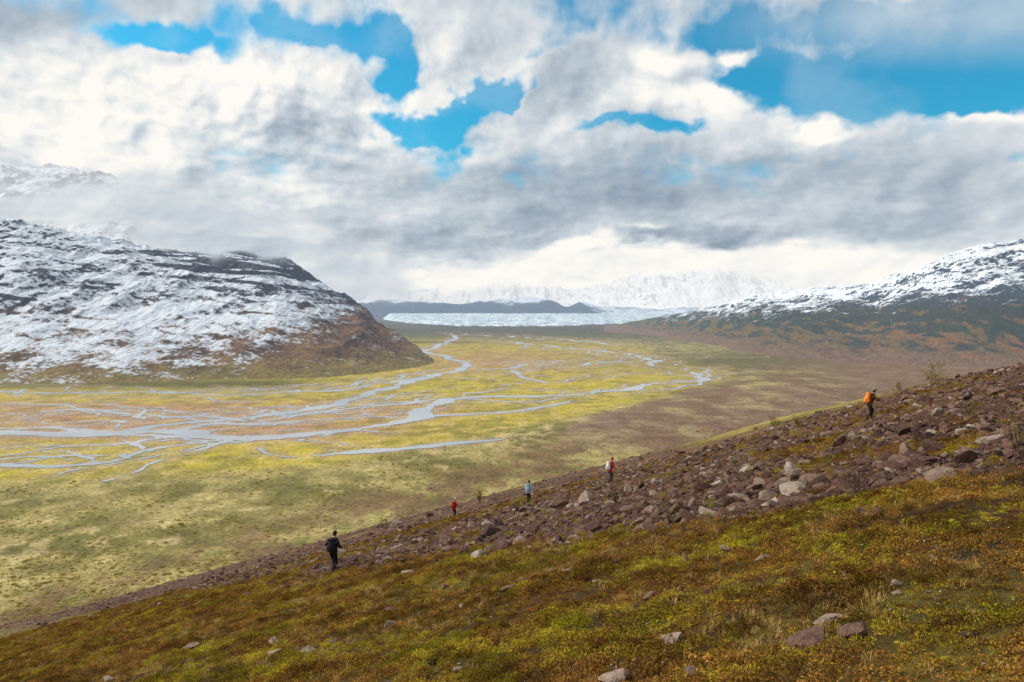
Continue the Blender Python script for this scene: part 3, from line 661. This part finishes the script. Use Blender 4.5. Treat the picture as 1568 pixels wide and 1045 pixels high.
def hiker(px,py,heading,jac,pan,pack,hat,hpx=40,lean=0.2,stride=0.24,lh=(-.34,.42,1.02),rh=(.34,.30,.98),ltip=(-.42,.62),rtip=(.40,.1),headturn=0,packed=True,brim=False):
    x,y=place(px,py); scale=min(1.12,max(.92,hpx/F*math.hypot(x,y)/1.72)); print('hiker',px,round(y,1),round(hpx/F*y/1.72,2))
    hd=math.radians(heading); E=bpy.data.objects.new('hiker',None); link(E)
    gz=float(ground_h(x,y)); E.location=(x,y,gz); E.rotation_euler=(0,0,-hd); E.scale=(scale,)*3
    def g(lx,ly):
        wx=x+scale*(lx*math.cos(hd)+ly*math.sin(hd)); wy=y+scale*(-lx*math.sin(hd)+ly*math.cos(hd)); return (float(ground_h(wx,wy))-gz)/scale
    JM=simple('jacket_cloth',jac,.8,.2,20,.3); PM=simple('trouser_cloth',pan,.85,.2,20,.3); KM=simple('backpack_cloth',pack,.75,.2,14,.3); HM=simple('hat_cloth',hat,.85,.15)
    lf=V3(-.12,stride,0); rf=V3(.12,-stride,0); lf[2]=g(lf[0],lf[1]); rf[2]=g(rf[0],rf[1])
    pz=0.91+min(lf[2],rf[2])*0.7+max(lf[2],rf[2])*0.3-0.2*stride*stride
    sl,cl_=math.sin(lean),math.cos(lean)
    def T(lx,ly,u): return V3(lx,ly+u*sl,pz+u*cl_)
    v=[];e=[];r=[];reg=[]
    def add(p,rad,par=None,rg=0,arm=False):
        v.append(p); r.append(rad)
        if par is not None: e.append((par,len(v)-1)); reg.append((par,len(v)-1,rg,arm))
        return len(v)-1
    pel=add(T(0,0,0),(.165,.135)); wa=add(T(0,0,.17),(.16,.125),pel,0); ch=add(T(0,-.01,.36),(.19,.14),wa,0); nb=add(T(0,0,.53),(.11,.09),ch,0); nk=add(T(0,.02,.61),(.062,.062),nb,0)
    top=add(T(0,.035,.68),(.05,.05),nk,2)
    for sx,hand in((-1,lh),(1,rh)):
        sh=T(sx*.195,0,.475); hw=V3(*hand); el,wr=ik(sh,hw,.29,.26,V3(sx*.4,-.6,-.5))
        a=add(sh,.080,ch,0); b=add((sh+el)/2,.066,a,0,True); c_=add(el,.056,b,0,True); d=add((el+wr)/2,.050,c_,0,True); f=add(wr,.038,d,0,True)
        u=wr-el; u/=np.linalg.norm(u); side=V3(sx,0,0); up=V3(0,0,1)
        hv=[wr,wr+u*.045,wr+u*.085]; he=[(0,1),(1,2)]; hr=[.024,(.034,.018),(.03,.014)]
        lens=[.075,.085,.08,.062]
        for k in range(4):
            base=wr+u*.09+up*(.027-.018*k); L=lens[k]; j=len(hv)
            inn=V3(-sx,0,0)
            hv+=[base,base+u*L*.4+inn*.004,base+u*L*.45+inn*.03,base+u*L*.1+inn*.038]; hr+=[.0095,.009,.0085,.0075]; he+=[(2,j),(j,j+1),(j+1,j+2),(j+2,j+3)]
        j=len(hv); hv+=[wr+u*.04+up*.03-side*.012,wr+u*.07+up*.042-side*.028,wr+u*.09+up*.034-side*.042]; hr+=[.012,.0105,.009]; he+=[(1,j),(j,j+1),(j+1,j+2)]
        ho=skinned('hand',hv,he,hr,0,1); ho.data.materials.append(SK); ho.parent=E
        tip=ltip if sx<0 else rtip
        if tip:
            gp=wr+u*.08-side*.02; tp=V3(tip[0],tip[1],g(tip[0],tip[1])); bm=bmesh.new(); ax=(gp-tp)/np.linalg.norm(gp-tp)
            tube(bm,gp-ax*.07,gp+ax*.06,.013,.017,1); tube(bm,tp,tp+ax*.5,.006,.009,0); tube(bm,tp+ax*.5,gp-ax*.07,.009,.011,0); tube(bm,tp+ax*.05,tp+ax*.06,.04,.035,1,12)
            bm_obj('trekking_pole',bm,[METAL,STRAP],E)
    for sx,ft in((-1,lf),(1,rf)):
        hp=V3(sx*.10,0,pz-.06); an=ft+V3(0,-.03,.10); kn,an=ik(hp,an,.43,.42,V3(0,1,.1))
        a=add(hp,.112,pel,1); b=add((hp+kn)/2,.096,a,1); c_=add(kn,.075,b,1); d=add((kn*.55+an*.45),.070,c_,1); f=add(an,.056,d,1); h_=add(an+V3(0,.02,-.055),.048,f,3); t2=add(an+V3(sx*.02,.15,-.065),(.047,.034),h_,3); 
    B=skinned('body',v,e,r,pel,2); 
    for m_ in(JM,PM,SK,BOOT): B.data.materials.append(m_)
    seg=[(v[a],v[b],k,am) for a,b,k,am in reg]
    axis=V3(0,sl,cl_)
    for p in B.data.polygons:
        c=np.array(p.center); best=9;bi=0;ba=False
        for a,b,k,am in seg:
            d=b-a; tt=min(1,max(0,(c-a)@d/(d@d+1e-9))); q=np.linalg.norm(c-a-d*tt)
            if am: q+=.02
            if q<best: best=q;bi=k;ba=am
        if not ba and bi in(0,1): bi=0 if (c-v[pel])@axis>-0.09 else 1
        p.material_index=bi
    B.parent=E
    bm=bmesh.new()
    def hf(p):
        if p[2]<0: p=p*np.array([1+.28*p[2],1+.12*p[2],1]); 
        if p[1]>.5: p=p*np.array([1,.94,1])
        return p
    sph(bm,(0,0,0),(.077,.098,.118),0,24,hf)
    tube(bm,(0,.093,.012),(0,.108,-.022),.008,.014,0,8); sph(bm,(0,.102,-.022),(.014,.012,.010),0,8)
    for sx in(-1,1):
        sph(bm,(sx*.03,.083,.008),(.013,.009,.009),1,8); sph(bm,(sx*.077,-.005,-.008),(.012,.022,.032),0,10); sph(bm,(sx*.03,.087,.026),(.018,.006,.004),3,8)
    sph(bm,(0,.086,-.055),(.024,.008,.006),2,10)
    def cap(p): 
        return p if p[2]>0 else p*np.array([1,1,.35 if p[1]>0 else .6])
    sph(bm,(0,-.02,-.012),(.081,.088,.095),3,20,lambda p:(p*np.array([1,.25 if p[1]>0 else 1,1])))
    sph(bm,(0,-.006,.03),(.090,.112,.105),4,24,cap)
    if brim: rbox(bm,(0,.12,.045),(.13,.10,.012),.005,4)
    hd_=bm_obj('head',bm,[SK,EYE,LIP,HAIR,HM],E); hd_.location=Vector(T(0,.07,.765)); hd_.rotation_euler=(-lean*.3-.12,0,headturn)
    if packed:
        bm=bmesh.new(); rt=Matrix.Rotation(-lean,4,'X')
        rbox(bm,T(0,-.225,.30),(.31,.19,.50),.06,0,.12,rt); rbox(bm,T(0,-.23,.585),(.27,.20,.11),.045,0,.1,rt); rbox(bm,T(0,-.335,.24),(.2,.07,.26),.03,0,.1,rt)
        for sx in(-1,1):
            rbox(bm,T(sx*.165,-.215,.2),(.06,.13,.2),.025,0,.1,rt)
            pts=[T(sx*.1,-.12,.5),T(sx*.11,-.03,.60),T(sx*.12,.11,.54),T(sx*.13,.16,.38),T(sx*.16,.10,.2),T(sx*.16,-.1,.1)]
            for a,b in zip(pts[:-1],pts[1:]): tube(bm,a,b,.02,.02,1,6)
        bm_obj('backpack',bm,[KM,STRAP],E)
    return E
BLK=(0.012,0.012,0.014,1)
hiker(510,876,18,BLK,BLK,(0.015,0.015,0.018,1),(0.02,.02,.02,1),58,lh=(-.45,.25,1.08),ltip=(-.62,.25),rh=(.26,.3,1.0),rtip=(.36,.35),lean=.12)
hiker(695,794,30,(0.50,.02,.02,1),(0.015,.015,.02,1),(0.40,.02,.025,1),(0.7,.66,.62,1),40)
hiker(809,771,20,(0.45,.55,.68,1),(0.02,.022,.03,1),(0.30,.40,.52,1),(0.05,.06,.08,1),36,lean=.16)
hiker(934,740,55,(0.55,.035,.02,1),(0.03,.03,.045,1),(0.62,.58,.55,1),(0.5,.06,.03,1),38,lh=(-.42,.30,1.05),ltip=(-.62,.35))
hiker(1331,643,78,(0.16,.05,.025,1),(0.012,.013,.016,1),(0.75,.20,.02,1),(0.25,.22,.2,1),48,lean=.34,lh=(-.2,.50,1.1),ltip=(-.2,.62),rh=(.25,.52,1.08),rtip=(.3,.66))
# ---------------------------------------------------------------- camera, sun, world
cd=bpy.data.cameras.new('camera'); cam=link(bpy.data.objects.new('camera',cd)); scene.camera=cam
cd.sensor_width=36; cd.lens=36*F/1568; cd.shift_y=-(522.5-HY)/1568; cam.location=(0,0,H); cam.rotation_euler=(math.pi/2,0,0); cd.clip_end=200000; cd.clip_start=0.1
az=math.radians(-75); el=math.radians(37)
S=Vector((math.cos(el)*math.sin(az),math.cos(el)*math.cos(az),math.sin(el)))
ld=bpy.data.lights.new('sun','SUN'); ld.energy=3.7; ld.angle=math.radians(1.5); ld.color=(1,.94,.84); lo=link(bpy.data.objects.new('sun',ld)); lo.rotation_euler=S.to_track_quat('Z','Y').to_euler()
W=bpy.data.worlds.new('World'); scene.world=W; W.use_nodes=True; W.node_tree.nodes.clear(); t=NT(W.node_tree)
tc=t.n.new('ShaderNodeTexCoord').outputs['Generated']
sky=t.n.new('ShaderNodeTexSky'); sky.sky_type='NISHITA'; sky.sun_disc=False; sky.sun_elevation=el; sky.sun_rotation=az
skc=t.vm('MULTIPLY',sky.outputs[0],(0.22,1.25,1.45))
b1=t.n.new('ShaderNodeBackground'); t.l.new(skc,b1.inputs[0]); b1.inputs[1].default_value=0.10
b2=t.n.new('ShaderNodeBackground'); b2.inputs[0].default_value=(0.72,0.74,0.76,1); b2.inputs[1].default_value=1.0
sp=t.n.new('ShaderNodeSeparateXYZ'); t.l.new(tc,sp.inputs[0])
nf=t.noise(tc,2.5,4,0.6)
front=t.math('MAXIMUM',t.smooth(sp.outputs[1],0.45,0.2),t.smooth(sp.outputs[2],0.56,0.66))
mx=t.n.new('ShaderNodeMixShader'); t.l.new(t.math('MULTIPLY',front,t.smooth(nf,0.3,0.55)),mx.inputs[0]); t.l.new(b1.outputs[0],mx.inputs[1]); t.l.new(b2.outputs[0],mx.inputs[2])
o=t.n.new('ShaderNodeOutputWorld'); t.l.new(mx.outputs[0],o.inputs[0])
scene.view_settings.view_transform='Standard'; scene.view_settings.look='None'; scene.view_settings.exposure=0; scene.view_settings.gamma=1
print('objects',len(scene.objects))
